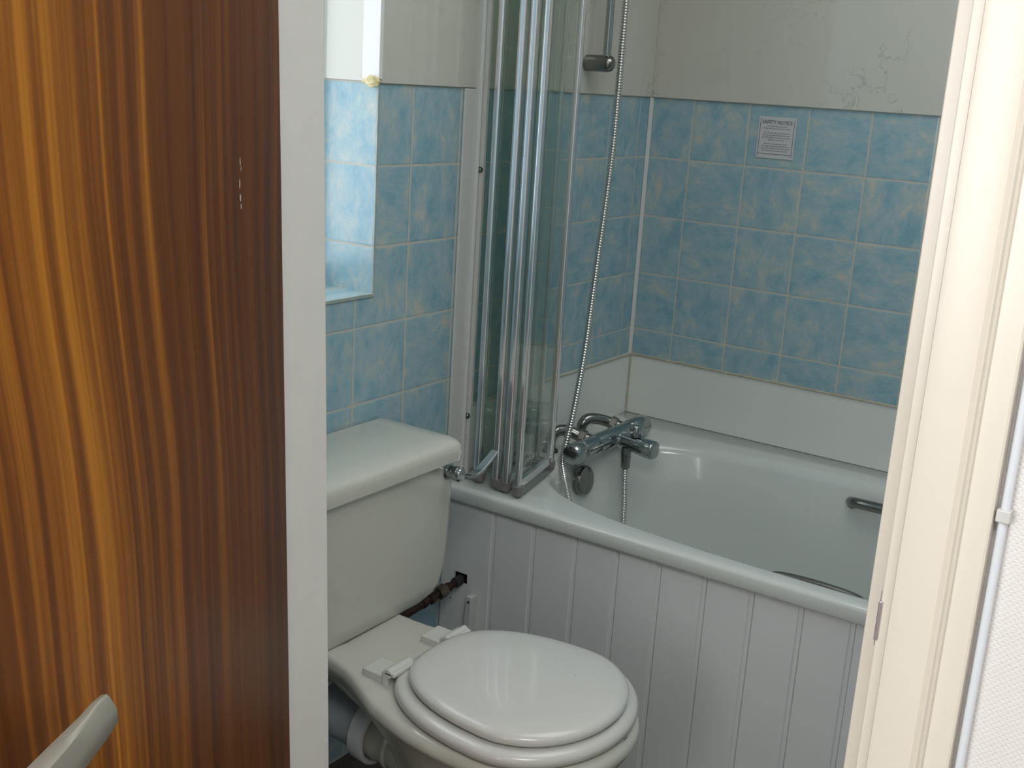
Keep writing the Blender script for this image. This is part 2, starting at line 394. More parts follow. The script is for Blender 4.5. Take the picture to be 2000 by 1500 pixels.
# glossy marble effect cladding above the tiles: back wall, side wall, niche reveal
def trimobj(name, bm, m, **k): return tag(link(name, bm, m, **k), kind='structure')
bm = BX((NX1 + 0.0015, -0.005, ZT), (-0.001, -0.0005, CEIL)); box(bm, (NX0 - 0.0, -0.005, NZ1+.005), (NX1+.0015, -0.0005, CEIL))
trimobj('trim_1', bm, 'clad', smooth=False)
trimobj('trim_2', BX((-0.006, -1.749, ZT), (-0.0005, -0.0055, CEIL)), 'clad', smooth=False)
trimobj('trim_3', BX((NX1 - 0.004, 0.0, ZT + 0.002), (NX1 - 0.0005, 0.149, NZ1)), 'clad', smooth=False)
# white angle on the niche corner, above the tiles
bm = BX((NX1 - 0.0065, -0.006, ZT + 0.006), (NX1 + 0.0030, 0.036, NZ1))
trimobj('trim_4', bm, 'gloss_white', bevel=0.0012)
# slim plastic edge on the tiled niche corner and the sill nosing
bm = BX((NX1 - 0.0015, -0.0015, NZ0 - 0.004), (NX1 + 0.0025, 0.0025, ZT)); box(bm, (NX0, -0.003, NZ0 - 0.005), (NX1 + 0.0025, 0.005, NZ0 + 0.002))
M['edge'] = simple('aged_cream_edge', (0.40, 0.47, 0.44), 0.4, noise=0.3, scale=30)
trimobj('trim_5', bm, 'edge', bevel=0.001)
# silicone/cover strip in the tiled corner
bm = prism_z([(-0.0085, -0.001), (-0.001, -0.0085), (-0.0002, -0.0002)], 0.692, ZT)
trimobj('trim_6', bm, 'pvc', smooth=False)
# white cover strip beside the bath on the back wall, floor to top of tiles
bm = BX((-0.8129, -0.006, 0.0), (-0.775, -0.0005, ZT - 0.002)); trimobj('trim_7', bm, 'pvc', bevel=0.0015)
# yellowed bead along the top of the upstand panels
M['bead'] = simple('yellowed_silicone', (0.52, 0.48, 0.36), 0.5, noise=0.25, scale=30)
bm = T([(-0.012, -1.74, 0.698), (-0.012, -0.012, 0.698)], 0.003, n=8); tube(bm, [(-0.744, -0.012, 0.698), (-0.012, -0.012, 0.698)], 0.003, n=8)
tube(bm, [(-0.0125, -0.0125, 0.536), (-0.0125, -0.0125, 0.698)], 0.0025, n=8)
trimobj('trim_8', bm, 'bead')

# upstand panels between bath and tiles
t = tag(link('upstand_panel', BX((-0.0105, -1.749, 0.533), (-0.0005, -0.0005, 0.698)), 'splash', bevel=0.001, origin=(-0.005, -0.87, 0.533)),
        'long white upstand panel on the side wall between bath rim and blue tiles', 'wall panel', 'white upstand panels round the bath')
t = tag(link('upstand_panel', BX((-0.744, -0.0105, 0.533), (-0.0110, -0.0005, 0.698)), 'splash', bevel=0.001, origin=(-0.38, -0.005, 0.533)),
        'short white upstand panel on the back wall behind the bath taps', 'wall panel', 'white upstand panels round the bath')

# lump of yellowed sealant at the foot of the white corner angle
bm = bmesh.new(); bmesh.ops.create_icosphere(bm, subdivisions=3, radius=1)
for v in bm.verts:
    k = 1 + 0.25*math.sin(9*v.co.x + 4*v.co.y) * math.cos(7*v.co.z + 3*v.co.y)
    v.co = Vector((NX1 - 0.008 + v.co.x*0.007*k, 0.012 + v.co.y*0.020*k, ZT + 0.002 + v.co.z*0.010*k))
    if v.co.y > 0.02: v.co.z = ZT + 0.002 + (v.co.z - ZT - .002)*0.5
tag(link('sealant_lump', bm, 'foam', origin=(NX1 - 0.008, 0.012, ZT)), 'yellowed lump of sealant at the niche corner above the pale blue tiles', 'sealant')

# ------------------------------------------------------------------ door lining, architrave, door
TILT = 0.0345
def lean(bm):
    for v in bm.verts: v.co.y -= (1.0 - v.co.z) * TILT * 1.0
# left (hinge) jamb leans a little; face at y=-0.371 at z=1
bm = bmesh.new(); box(bm, (-1.705, -0.359, 0), (-1.597, -0.330, 2.0)); lean(bm)
bm2 = bmesh.new(); box(bm2, (-1.688, -0.371, 0), (-1.597, -0.357, 2.0)); lean(bm2)
me = bpy.data.meshes.new('tmp'); bm2.to_mesh(me); bm.from_mesh(me); bm2.free(); bpy.data.meshes.remove(me)
jl = link('trim_9', bm, 'gloss_white', bevel=0.0012); tag(jl, kind='structure')
# right jamb: stop, lining edge
bm = bmesh.new(); box(bm, (-1.702, -1.206, 0), (-1.597, -1.1860, 2.0)); box(bm, (-1.660, -1.1870, 0), (-1.597, -1.1635, 2.0))
jr = tag(link('trim_10', bm, 'gloss_cream', bevel=0.0016), kind='structure')
bm = bmesh.new(); box(bm, (-1.705, -1.206, 1.995), (-1.597, -0.300, 2.03)); box(bm, (-1.660, -1.186, 1.983), (-1.597, -0.32, 1.997))
tag(link('trim_11', bm, 'gloss_white', bevel=0.0016), kind='structure')
# strike plate with its lip, on the lining beside the stop
bm = bmesh.new(); box(bm, (-1.700, -1.1862, 0.892), (-1.664, -1.1850, 0.950)); box(bm, (-1.7045, -1.1885, 0.900), (-1.7018, -1.1850, 0.940))
box(bm, (-1.6640, -1.1852, 0.904), (-1.6605, -1.1790, 0.934))
sp = link('strike_plate', bm, 'steel', jr, bevel=0.0006, origin=(-1.68, -1.185, 0.89)); sp['label'] = 'bare metal strike plate'
link('keeper_slot', BX((-1.6646, -1.1840, 0.912), (-1.6639, -1.1808, 0.933)), 'ink', sp, smooth=False, origin=(-1.664, -1.182, 0.90))

# architrave on the hall side, right of the doorway (swept profile), plus left and head lengths
prof = [(-1.7005, -1.199), (-1.715, -1.199), (-1.7185, -1.2005), (-1.7195, -1.205), (-1.7195, -1.2330), (-1.7185, -1.2390), (-1.7155, -1.2425),
        (-1.7160, -1.2445), (-1.7215, -1.2460), (-1.7235, -1.2480), (-1.7215, -1.2500), (-1.7180, -1.2510), (-1.7180, -1.2710), (-1.7165, -1.2730), (-1.7005, -1.2730)]
tag(link('trim_12', prism_z(prof, 0, 2.10), 'gloss_cream', angle=25), kind='structure')
bm = bmesh.new(); box(bm, (-1.7195, -0.335, 0), (-1.7055, -0.245, 2.06)); 
tag(link('trim_13', bm, 'gloss_white', bevel=0.003), kind='structure')
bm = BX((-1.7195, -1.199, 2.03), (-1.7005, -0.335, 2.10)); tag(link('trim_14', bm, 'gloss_cream', bevel=0.003), kind='structure')

# cable run beside the architrave
t = thing('cable', 'white cable clipped vertically to the textured wall beside the door architrave', 'cable', (-1.705, -1.2805, 0))
link('sheath', T([(-1.7055, -1.2805, 0.0), (-1.7055, -1.2805, 1.0), (-1.7055, -1.2800, CEIL-.002)], 0.0042, n=12), 'cable', t, origin=(-1.7055, -1.2805, 0))
bm = BX((-1.7115, -1.2865, 1.047), (-1.7005, -1.2740, 1.059)); 
link('cable_clip', bm, 'pvc', t, bevel=0.0015, origin=(-1.706, -1.2805, 1.036))

# door leaf, in local coordinates: x along the leaf from the hinge, -y = thickness behind the visible face
ANG = math.atan2(-0.438, -0.899)
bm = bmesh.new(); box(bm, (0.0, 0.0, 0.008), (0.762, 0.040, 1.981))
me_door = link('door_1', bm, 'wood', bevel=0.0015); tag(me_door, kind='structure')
# visible face is local y=0 side; local +y must point away from the camera
me_door.location = (-1.690, -0.384 - TILT, 0)
me_door.rotation_mode = 'XYZ'
Rz = Matrix.Rotation(ANG, 4, 'Z'); 
nrm = (Rz @ Vector((0, 1, 0)))
if nrm.dot(Vector((-2.7477, -1.4448, 0)) - Vector((-1.69, -0.39, 0))) > 0:
    for v in me_door.data.vertices: v.co.y *= -1
    me_door.data.flip_normals()
    SGN = 1
else: SGN = -1
me_door.rotation_euler = (0, 0, ANG)
me_door.matrix_world = Matrix.Translation(me_door.location) @ Matrix.Shear('XY', 4, (0.0, TILT)) @ Rz if False else Matrix.Translation(me_door.location) @ Matrix.Rotation(-TILT, 4, 'X') @ Rz
# door handle: rose plate, neck and lever (local coordinates, SGN*y towards the camera)
def dl(x, y, z): return (x, SGN*y, z)
bm = bmesh.new()
loft(bm, [[dl(0.726 + sx*0.018*k, h, 0.797 + sz*0.075*k) for sx, sz in ((1, 1), (-1, 1), (-1, -1), (1, -1))] for h, k in ((0.0003, 1), (0.006, 1), (0.008, .93))])
hp = link('handle_plate', bm, 'lever', bevel=0.002); hp.parent = me_door; hp['label'] = 'satin metal backplate'
bm = bmesh.new(); lathe(bm, dl(0.724, 0.006, 0.836), dl(0, 1, 0), [(0, 0.011), (0.004, 0.010), (0.034, 0.009), (0.036, 0.012)])
loops = []
for s, hz, z, y0, y1 in ((0.738, 0.0180, 0.834, 0.034, 0.050), (0.716, 0.0205, 0.834, 0.034, 0.053), (0.66, 0.0205, 0.836, 0.036, 0.052), (0.62, 0.0200, 0.839, 0.039, 0.050), (0.592, 0.0195, 0.842, 0.040, 0.049), (0.576, 0.0175, 0.843, 0.0405, 0.0485)):
    tl = 0.010 if s < 0.6 else 0.0
    loops.append([dl(s + tl, y0, z + hz), dl(s + tl*.9, (y0+y1)/2, z + hz*1.03), dl(s + tl*.8, y1 - .002, z + hz*.9), dl(s, y1, z), dl(s - tl*.5, y1 - .002, z - hz*.9), dl(s - tl*.6, (y0+y1)/2, z - hz), dl(s - tl*.6, y0, z - hz*.95), dl(s, y0 - .001, z)])
loft(bm, loops)
hd = link('door_handle', bm, 'lever', angle=50); hd.parent = me_door; hd['label'] = 'satin silver lever handle'
# small pale scuffs on the veneer
bm = bmesh.new()
for x, z, h, wd in ((0.139, 1.287, .010, .0018), (0.1365, 1.279, .006, .0014), (0.142, 1.262, .012, .0018), (0.1405, 1.246, .009, .003), (0.139, 1.236, .007, .002)):
    p = [bm.verts.new(dl(x + wd*math.cos(a)*(.6+.6*random.random()), 0.0003, z + h/2*math.sin(a))) for a in [2*PI*i/7 for i in range(7)]]; bm.faces.new(p)
sf = link('scuff_mark', bm, simple('bare_scuff', (0.55, 0.52, 0.46), 0.7), smooth=False); sf.parent = me_door; sf['label'] = 'pale scuffs in the veneer'

# ------------------------------------------------------------------ bath
bath = thing('bathtub', 'white acrylic bathtub against the blue tiled side wall', 'bathtub', (-0.41, -0.87, 0))
N = 120
def superloop(cx, cy, a, b, n, z, a2=None, b2=None):
    out = []
    for i in range(N):
        t = 2*PI*i/N; c, s = math.cos(t), math.sin(t)
        aa = a if c < 0 else (a2 or a); bb = b if s > 0 else (b2 or b)
        out.append((cx + aa*math.copysign(abs(c)**(2/n), c), cy + bb*math.copysign(abs(s)**(2/n), s), z))
    return out
def outer(x0, x1, y0, y1, z):
    out = []; cx, cy = (x0+x1)/2, (y0+y1)/2; a, b = (x1-x0)/2, (y1-y0)/2
    for i in range(N):
        t = 2*PI*i/N; c, s = math.cos(t), math.sin(t); k = 1/max(abs(c), abs(s))
        out.append((cx + a*c*k, cy + b*s*k, z))
    return out
Y0, Y1 = -1.748, -0.002
loops = [outer(-0.816, -0.013, Y0, Y1, 0.4985), outer(-0.8215, -0.012, Y0, Y1, 0.4995), outer(-0.8230, -0.012, Y0, Y1, 0.503), outer(-0.8225, -0.012, Y0, Y1, 0.524),
         outer(-0.8205, -0.012, Y0, Y1, 0.5290), outer(-0.8150, -0.012, Y0, Y1, 0.5322), outer(-0.806, -0.013, Y0, Y1-0.002, 0.5332),
         superloop(-0.446, -0.872, 0.338, 0.776, 3.1, 0.5325, 0.334),
         superloop(-0.446, -0.872, 0.331, 0.769, 3.1, 0.531, 0.327), superloop(-0.446, -0.872, 0.322, 0.760, 3.1, 0.524, 0.318),
         superloop(-0.446, -0.872, 0.316, 0.752, 3.1, 0.508, 0.312), superloop(-0.446, -0.872, 0.300, 0.730, 3.1, 0.42, 0.298), superloop(-0.446, -0.86, 0.280, 0.690, 3.1, 0.30, 0.280),
         superloop(-0.446, -0.84, 0.262, 0.650, 3.1, 0.21, 0.262), superloop(-0.446, -0.83, 0.235, 0.61, 3.0, 0.170, 0.235), superloop(-0.446, -0.82, 0.19, 0.55, 2.8, 0.152, 0.19), superloop(-0.446, -0.82, 0.08, 0.30, 2.5, 0.146, 0.08)]
bm = bmesh.new(); loft(bm, loops, cap0=False)
# underside skin so the shell has a back
link('tub_shell', bm, 'bath', bath, angle=60, origin=(-0.41, -0.87, 0.3))
# overflow / pop-up waste control on the inner end wall
kn = link('overflow_knob', LT((-0.449, -0.128, 0.4755), (0.0, -1, 0.12), [(0.0, 0.022), (0.008, 0.022), (0.010, 0.0365), (0.018, 0.0375), (0.025, 0.034), (0.028, 0.022), (0.029, 0.0001)], n=36), 'chrome_dark', bath, origin=(-0.452, -0.14, 0.478))
kn['label'] = 'round tarnished chrome overflow knob'
# two grab handles inside the bath
def grab(x, z, y0, y1, dx, rr_=0.0105):
    p = smooth_path([(x + dx, y0, z - .012), (x, y0 - 0.012, z - .004), (x - dx*.55, y0 - 0.035, z), (x - dx*.7, (y0+y1)/2, z + 0.002), (x - dx*.55, y1 + 0.035, z), (x, y1 + 0.012, z - .004), (x + dx, y1, z - .012)], 6)
    return T(p, [rr_]*len(p), n=14)
for nm, bmh, org in (('grab_handle', grab(-0.150, 0.490, -0.692, -0.93, 0.022, 0.0125), (-0.15, -0.8, 0.487)), ('grab_handle', grab(-0.722, 0.497, -0.715, -0.925, -0.022), (-0.72, -0.8, 0.497))):
    h = link(nm, bmh, 'chrome_dark', bath, origin=org)
    link('handle_base', LT((org[0] + (0.016 if org[0] > -.4 else -0.03), -0.700 if org[0] > -.4 else -0.717, org[2] - .012), (-1 if org[0] > -.4 else 1, 0, 0), [(0, .014), (.006, .013), (.008, .009)], n=18), 'chrome_dark', h, origin=(org[0], -0.70, org[2]))

# grooved front panel with a rough hole for the water pipe
pan = thing('bath_panel', 'white tongue-and-groove plastic bath front panel behind the toilet', 'bath panel', (-0.81, -0.87, 0))
PX = -0.810
gy = [-0.139, -0.2415, -0.3445, -0.4425, -0.5385, -0.6370, -0.7345, -0.8320, -0.9290, -1.026, -1.123, -1.220, -1.317, -1.414, -1.511, -1.608, -1.705]
brk = [(-0.003, 0.0), (-0.036, 0.0), (-0.072, 0.0)]
for g in gy:
    brk += [(g + 0.0105, 0.0), (g + 0.0080, 0.0022), (g + 0.0012, 0.0032), (g + 0.0004, 0.0070), (g - 0.0016, 0.0070), (g - 0.0022, 0.0)]
brk.append((-1.747, 0.0))
zs = [0.002, 0.305, 0.330, 0.4985]
bm = bmesh.new(); G = [[bm.verts.new((PX + d, y, z)) for z in zs] for y, d in brk]
for i in range(len(brk) - 1):
    for j in range(3):
        if i == 1 and j == 1: continue
        bm.faces.new((G[i][j], G[i+1][j], G[i+1][j+1], G[i][j+1]))
pf = link('panel_face', bm, 'panel', pan, smooth=False, origin=(-0.81, -0.87, 0.25))
s = pf.modifiers.new('thick', 'SOLIDIFY'); s.thickness = 0.006; s.offset = -1 if True else 1
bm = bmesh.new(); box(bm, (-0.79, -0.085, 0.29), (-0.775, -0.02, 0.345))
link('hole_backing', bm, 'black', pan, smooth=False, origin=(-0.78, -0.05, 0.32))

# leaning white plastic strip with a screw
t = thing('plastic_strip', 'narrow white plastic strip screwed upright to the bath panel behind the toilet', 'strip', (-0.825, -0.095, 0))
bm = bmesh.new(); loft(bm, [[(-0.836, -0.078 - 0.0, 0.03), (-0.8115, -0.078, 0.03), (-0.8115, -0.094, 0.03), (-0.836, -0.094, 0.03)],
                            [(-0.832, -0.0865, 0.291), (-0.8115, -0.0865, 0.291), (-0.8115, -0.1025, 0.291), (-0.832, -0.1025, 0.291)]])
link('strip_body', bm, 'pvc', t, bevel=0.002, origin=(-0.82, -0.09, 0.15))
sw = link('screw', LT((-0.8318, -0.0945, 0.279), (-1, 0, 0), [(0, .0035), (.0015, .003), (.002, .0001)], n=12), 'chrome_dark', t, origin=(-0.832, -0.0945, 0.279))
# hole in board near it
tag(link('wall_plug', LT((PX - 0.0002, -0.030, 0.262), (-1, 0, 0), [(0, .0022), (.0014, .002)], n=10), 'ink', origin=(PX, -0.030, 0.262)), 'tiny dark fixing hole plug in the bath panel left of the white strip', 'plug')

# ------------------------------------------------------------------ bath shower mixer
mx_ = thing('shower_mixer_tap', 'chrome thermostatic bath shower mixer on two elbowed legs at the tap end', 'tap', (-0.355, -0.10, 0.533))
YB, ZB = -0.150, 0.5610
BL, BR = -0.530, -0.166
link('valve_body', LT((BL + 0.046, YB, ZB), (1, 0, 0), [(0, .0225), (.002, .0245), (.060, .0245), (.064, .0238), (.066, .0246), (.200, .0250), (.222, .0245), (.225, .0220)], n=36), 'chrome', mx_, origin=(-0.355, YB, ZB))
def knob(x, s, L1):
    bm = bmesh.new(); n = 48
    prof = [(0, .0200), (.002, .0245), (.004, .0258), (L1 - .012, .0262), (L1 - .004, .0250), (L1, .0215), (L1 + .0015, .012), (L1 + .0015, .0001)]
    loops = []
    for h, r in prof:
        loops.append([(x + s*h, YB + (r*(1 + (0.035 if (k // 4) % 2 and .006 < h < L1 - .006 else 0)))*math.cos(2*PI*k/n), ZB + (r*(1 + (0.035 if (k // 4) % 2 and .006 < h < L1 - .006 else 0)))*math.sin(2*PI*k/n)) for k in range(n)])
    loft(bm, loops); return bm
link('control_knob', knob(BL + 0.0455, -1, 0.044), 'chrome', mx_, origin=(BL + .02, YB, ZB))
link('control_knob', knob(BR - 0.092, 1, 0.088), 'chrome', mx_, origin=(BR - .04, YB, ZB))
for x, x2 in ((-0.320, -0.248), (-0.462, -0.402)):
    p = [(x, -0.052, 0.534), (x, -0.052, 0.556)] + smooth_path([(x, -0.052, 0.556), (x + .004, -0.053, 0.572), (x + .018, -0.060, 0.583), (x + .038, -0.076, 0.582), (x2 - .012, -0.098, 0.574), (x2, -0.134, 0.564)], 5)[1:]
    link('elbow_leg', T(p, [0.0120]*2 + [0.0120 + 0.0020*min(1, i/6) for i in range(len(p)-2)], n=18), 'chrome_dark', mx_, origin=(x, -0.06, 0.56))
    link('leg_flange', LT((x, -0.052, 0.5336), (0, 0, 1), [(0, .020), (.004, .019), (.008, .0145), (.009, .0120)], n=26), 'chrome_dark', mx_, origin=(x, -0.052, 0.536))
    link('union_nut', LT((x2 - 0.010, -0.100, 0.5735), (0.22, -0.93, -0.28), [(0, .0160), (.0015, .0185), (.016, .0185), (.018, .0160)], n=6), 'chrome_dark', mx_, origin=(x2, -0.11, 0.567))
# spout: flattened arm running out over the bath with a squared end
XS = -0.330
sp_loops = []
for k, (y, hw, hh, z, q) in enumerate(((-0.148, .0200, .0200, .5610, 2.0), (-0.176, .0190, .0185, .5605, 2.1), (-0.198, .0195, .0180, .5590, 2.4), (-0.220, .0220, .0195, .5565, 2.8), (-0.244, .0235, .0215, .5540, 3.0), (-0.262, .0235, .0215, .5530, 3.0), (-0.268, .0215, .0190, .5525, 3.0), (-0.270, .014, .012, .5525, 2.8))):
    lp = []
    for i in range(28):
        a = 2*PI*i/28; c, s_ = math.cos(a), math.sin(a)
        lp.append((XS + hw*math.copysign(abs(c)**(2/q), c), y, z + hh*math.copysign(abs(s_)**(2/q), s_)))
    sp_loops.append(lp)
bm = bmesh.new(); loft(bm, sp_loops)
link('spout', bm, 'chrome', mx_, angle=55, origin=(XS, -0.22, 0.556))
link('spout_ring', LT((XS, -0.1735, 0.5605), (0, -1, 0), [(0, .0190), (.001, .0208), (.005, .0208), (.006, .0190)], n=30), 'silver', mx_, origin=(XS, -0.17, .56))
link('diverter_knob', LT((XS + 0.002, -0.212, 0.570), (0, 0, 1), [(0, .0090), (.006, .0090), (.007, .0145), (.012, .0160), (.030, .0160), (.035, .0135), (.036, .0001)], n=26), 'chrome', mx_, origin=(XS, -0.212, 0.58))
link('hose_outlet', LT((XS - 0.012, -0.196, 0.548), (-.03, -.03, -1), [(0, .0120), (.006, .0125), (.018, .0125), (.019, .0112), (.021, .0112), (.022, .0125), (.050, .0110), (.054, .0085)], n=24), 'chrome_dark', mx_, origin=(XS - .01, -0.196, 0.53))

# ------------------------------------------------------------------ shower hose (one flexible run, mixer to handset)
hx = XS - 0.0135
pts = [(hx, -0.1975, 0.497), (hx - 0.012, -0.206, 0.46), (hx - 0.030, -0.219, 0.42), (hx - 0.056, -0.236, 0.37), (-0.415, -0.26, 0.315), (-0.450, -0.275, 0.262), (-0.49, -0.285, 0.232), (-0.535, -0.275, 0.240),
       (-0.568, -0.245, 0.30), (-0.577, -0.212, 0.38), (-0.570, -0.182, 0.455), (-0.548, -0.152, 0.500), (-0.512, -0.118, 0.536), (-0.490, -0.112, 0.575), (-0.469, -0.114, 0.653), (-0.444, -0.115, 0.774), (-0.419, -0.110, 0.900), (-0.397, -0.105, 1.011),
       (-0.372, -0.099, 1.118), (-0.342, -0.090, 1.246), (-0.328, -0.084, 1.340), (-0.319, -0.080, 1.42), (-0.311, -0.076, 1.52), (-0.308, -0.075, 1.62), (-0.308, -0.078, 1.74), (-0.315, -0.095, 1.83)]
P = smooth_path(pts, 24)
# resample evenly
L_ = [0]; 
for a, b in zip(P, P[1:]): L_.append(L_[-1] + (b - a).length)
step = 0.0016; tot = L_[-1]; Q = []; j = 0; k = 0
while k*step < tot:
    d = k*step
    while L_[j+1] < d: j += 1
    f = (d - L_[j])/max(1e-9, L_[j+1] - L_[j]); Q.append(P[j].lerp(P[j+1], f)); k += 1
rad = [0.0086 if (i % 4) in (1, 2) else 0.0062 for i in range(len(Q))]
hose = thing('shower_hose', 'long chrome corrugated shower hose hanging from the rail into the bath', 'shower hose', (-0.44, -0.12, 0.5))
M['hose'] = simple('bright_corrugated_chrome', (0.62, 0.62, 0.60), 0.16, metal=1.0)
link('flexible_tube', T(Q, rad, n=10), 'hose', hose, angle=80, origin=(-0.44, -0.12, 0.8))
link('end_cone', LT((-0.3175, -0.104, 1.860), (0.06, 0.25, -0.97), [(0, .011), (.004, .012), (.030, .0095), (.036, .0078)], n=20), 'chrome', hose, origin=(-0.316, -0.1, 1.85))

# ------------------------------------------------------------------ shower rail
rail = thing('shower_rail', 'chrome shower rail with cylindrical wall bracket beside the folding screen', 'shower rail', (-0.347, -0.0, 1.448))
RX, RY = -0.347, -0.058
link('rail_tube', T([(RX, RY, 1.448), (RX, RY, 2.02)], 0.0095, n=20), 'chrome', rail, origin=(RX, RY, 1.7))
for z in (1.4475, 2.02):
    link('wall_bracket', LT((RX, -0.0055, z), (0, -1, 0), [(0, .016), (.002, .0185), (.058, .0190), (.066, .0170), (.071, .0120), (.073, .0001)], n=32), 'chrome_dark', rail, origin=(RX, -0.03, z))
link('slider', LT((RX, RY, 1.80), (0, 0, 1), [(0, .016), (.003, .019), (.045, .019), (.048, .016)], n=26), 'chrome', rail, origin=(RX, RY, 1.82))
link('handset_clip', LT((RX + 0.003, RY - 0.016, 1.826), (0.75, -0.62, 0.2), [(0, .010), (.030, .013), (.050, .013)], n=20), 'chrome', rail, origin=(RX, RY-.03, 1.83))
hs = thing('hand_shower', 'chrome and white hand shower on the rail slider', 'hand shower', (-0.3175, -0.104, 1.865))
link('grip', LT((-0.3175, -0.104, 1.862), (0.0, -0.35, 0.93), [(0, .0095), (.01, .011), (.09, .012), (.15, .010), (.165, .012)], n=22), 'pvc', hs, origin=(-0.3175, -0.12, 1.9))
link('spray_head', LT((-0.3175, -0.158, 2.040), (0.0, -0.9, -0.45), [(0, .012), (.004, .030), (.018, .040), (.024, .038), (.025, .0001)], n=30), 'chrome', hs, origin=(-0.3175, -0.16, 2.04))

# ------------------------------------------------------------------ folding shower screen
scr = thing('folding_shower_screen', 'folded concertina glass shower screen with polished frames at the tap end of the bath', 'shower screen', (-0.70, -0.10, 0.535))
ZB0, ZT0 = 0.556, 1.96
def bar_prof(cx, cy, hx_, hy_, z0, z1, r=0.003):
    bm = bmesh.new(); loft(bm, [rrect(cx-hx_, cx+hx_, cy-hy_, cy+hy_, z, r, 3) for z in (z0, z1)]); return bm
# wall channel
bm = bmesh.new(); loft(bm, [[(-0.776, -0.0005, z), (-0.776, -0.012, z), (-0.771, -0.017, z), (-0.766, -0.012, z), (-0.760, -0.012, z), (-0.755, -0.018, z), (-0.748, -0.018, z), (-0.744, -0.012, z), (-0.744, -0.0005, z)] for z in (0.535, ZT0)])
link('wall_channel', bm, 'pvc', scr, angle=25, origin=(-0.76, -0.01, 1.2))
for z in (1.213, 0.677):
    s_ = link('fixing_screw', LT((-0.7625, -0.0125, z), (0, -1, 0), [(0, .0065), (.004, .0065), (.007, .0045), (.0085, .0001)], n=16), 'chrome_dark', scr, origin=(-0.7625, -0.015, z))
def leaf(p, q, wide_p=0.0105, wide_q=0.009, seal=True):
    """one glazed leaf between two upright frames at plan points p (room side) and q (wall-B side)"""
    p, q = Vector((*p, 0)), Vector((*q, 0)); d = (q - p).normalized(); n = Vector((-d.y, d.x, 0))
    g = link('glass_pane', (lambda bm: (loft(bm, [[tuple(p + d*.008 + n*.002 + Vector((0,0,z))), tuple(q - d*.008 + n*.002 + Vector((0,0,z))), tuple(q - d*.008 - n*.002 + Vector((0,0,z))), tuple(p + d*.008 - n*.002 + Vector((0,0,z)))] for z in (ZB0+.006, ZT0-.01)]), bm)[1])(bmesh.new()), 'glass', scr, smooth=False, origin=tuple((p+q)/2 + Vector((0, 0, 1.25))))
    for c, w_ in ((p, wide_p), (q, wide_q)):
        # upright: rounded bar with a shallow flute
        prof_ = []
        for k in range(20):
            a = 2*PI*k/20; r = w_*(1 - 0.20*abs(math.cos(2*a)))
            prof_.append(c + d*r*math.cos(a)*1.05 + n*r*math.sin(a)*0.85)
        bm = bmesh.new(); loft(bm, [[(v.x, v.y, z) for v in prof_] for z in (ZB0, ZT0)])
        link('upright_frame', bm, 'silver', scr, angle=50, origin=(c.x, c.y, 1.25))
    for z0, z1 in ((ZB0 - .001, ZB0 + .016), (ZT0 - .018, ZT0)):
        bm = bmesh.new()
        a, b = p + d*.008, q - d*.008
        loft(bm, [[tuple(e + n*.0055 + Vector((0,0,z0))), tuple(e - n*.0055 + Vector((0,0,z0))), tuple(e - n*.0055 + Vector((0,0,z1))), tuple(e + n*.0055 + Vector((0,0,z1)))] for e in (a, b)])
        link('cross_rail', bm, 'silver', scr, bevel=0.001, origin=tuple((a+b)/2 + Vector((0, 0, z0))))
    if seal:
        a, b = p + d*.004, q - d*.004
        bm = bmesh.new()
        loft(bm, [[tuple(e + n*.004 + Vector((0,0,ZB0))), tuple(e - n*.004 + Vector((0,0,ZB0))), tuple(e - n*.010 + Vector((0,0,0.5375))), tuple(e - n*.004 + Vector((0,0,0.5365)))] for e in (a, b)])
        link('bottom_seal', bm, 'seal', scr, angle=30, origin=tuple((a+b)/2 + Vector((0, 0, 0.545))))
leafs = [((-0.768, -0.056), (-0.600, -0.042)), ((-0.776, -0.112), (-0.597, -0.070)),
         ((-0.780, -0.142), (-0.596, -0.098)), ((-0.787, -0.176), (-0.594, -0.134))]
for i, (p, q) in enumerate(leafs): leaf(p, q, wide_p=(0.0115, 0.0125, 0.0125, 0.0100)[i], wide_q=(0.008, 0.008, 0.008, 0.0105)[i], seal=(i in (1, 3)))
# grey pivot caps under the pairs of uprights
def cap(a, b, w_):
    a, b = Vector((*a, 0)), Vector((*b, 0)); d = (b-a).normalized(); n = Vector((-d.y, d.x, 0))
    bm = bmesh.new()
    lo = []
    for z, k in ((0.5365, .55), (0.541, .9), (0.549, 1.0), (0.560, 1.0)):
        lp = []
        for i in range(24):
            t = 2*PI*i/24; e = b if math.cos(t) > 0 else a
            v = e + d*w_*k*math.cos(t) + n*w_*k*math.sin(t); lp.append((v.x, v.y, z))
        lo.append(lp)
    loft(bm, lo); return bm
for a, b in (((-0.764, -0.046), (-0.769, -0.062)), ((-0.776, -0.112), (-0.780, -0.142)), ((-0.787, -0.175), (-0.787, -0.177)), ((-0.596, -0.098), (-0.594, -0.134)), ((-0.600, -0.042), (-0.597, -0.070))):
    link('pivot_cap', cap(a, b, 0.0125), 'grey_cap', scr, angle=50, origin=((a[0]+b[0])/2, (a[1]+b[1])/2, 0.545))

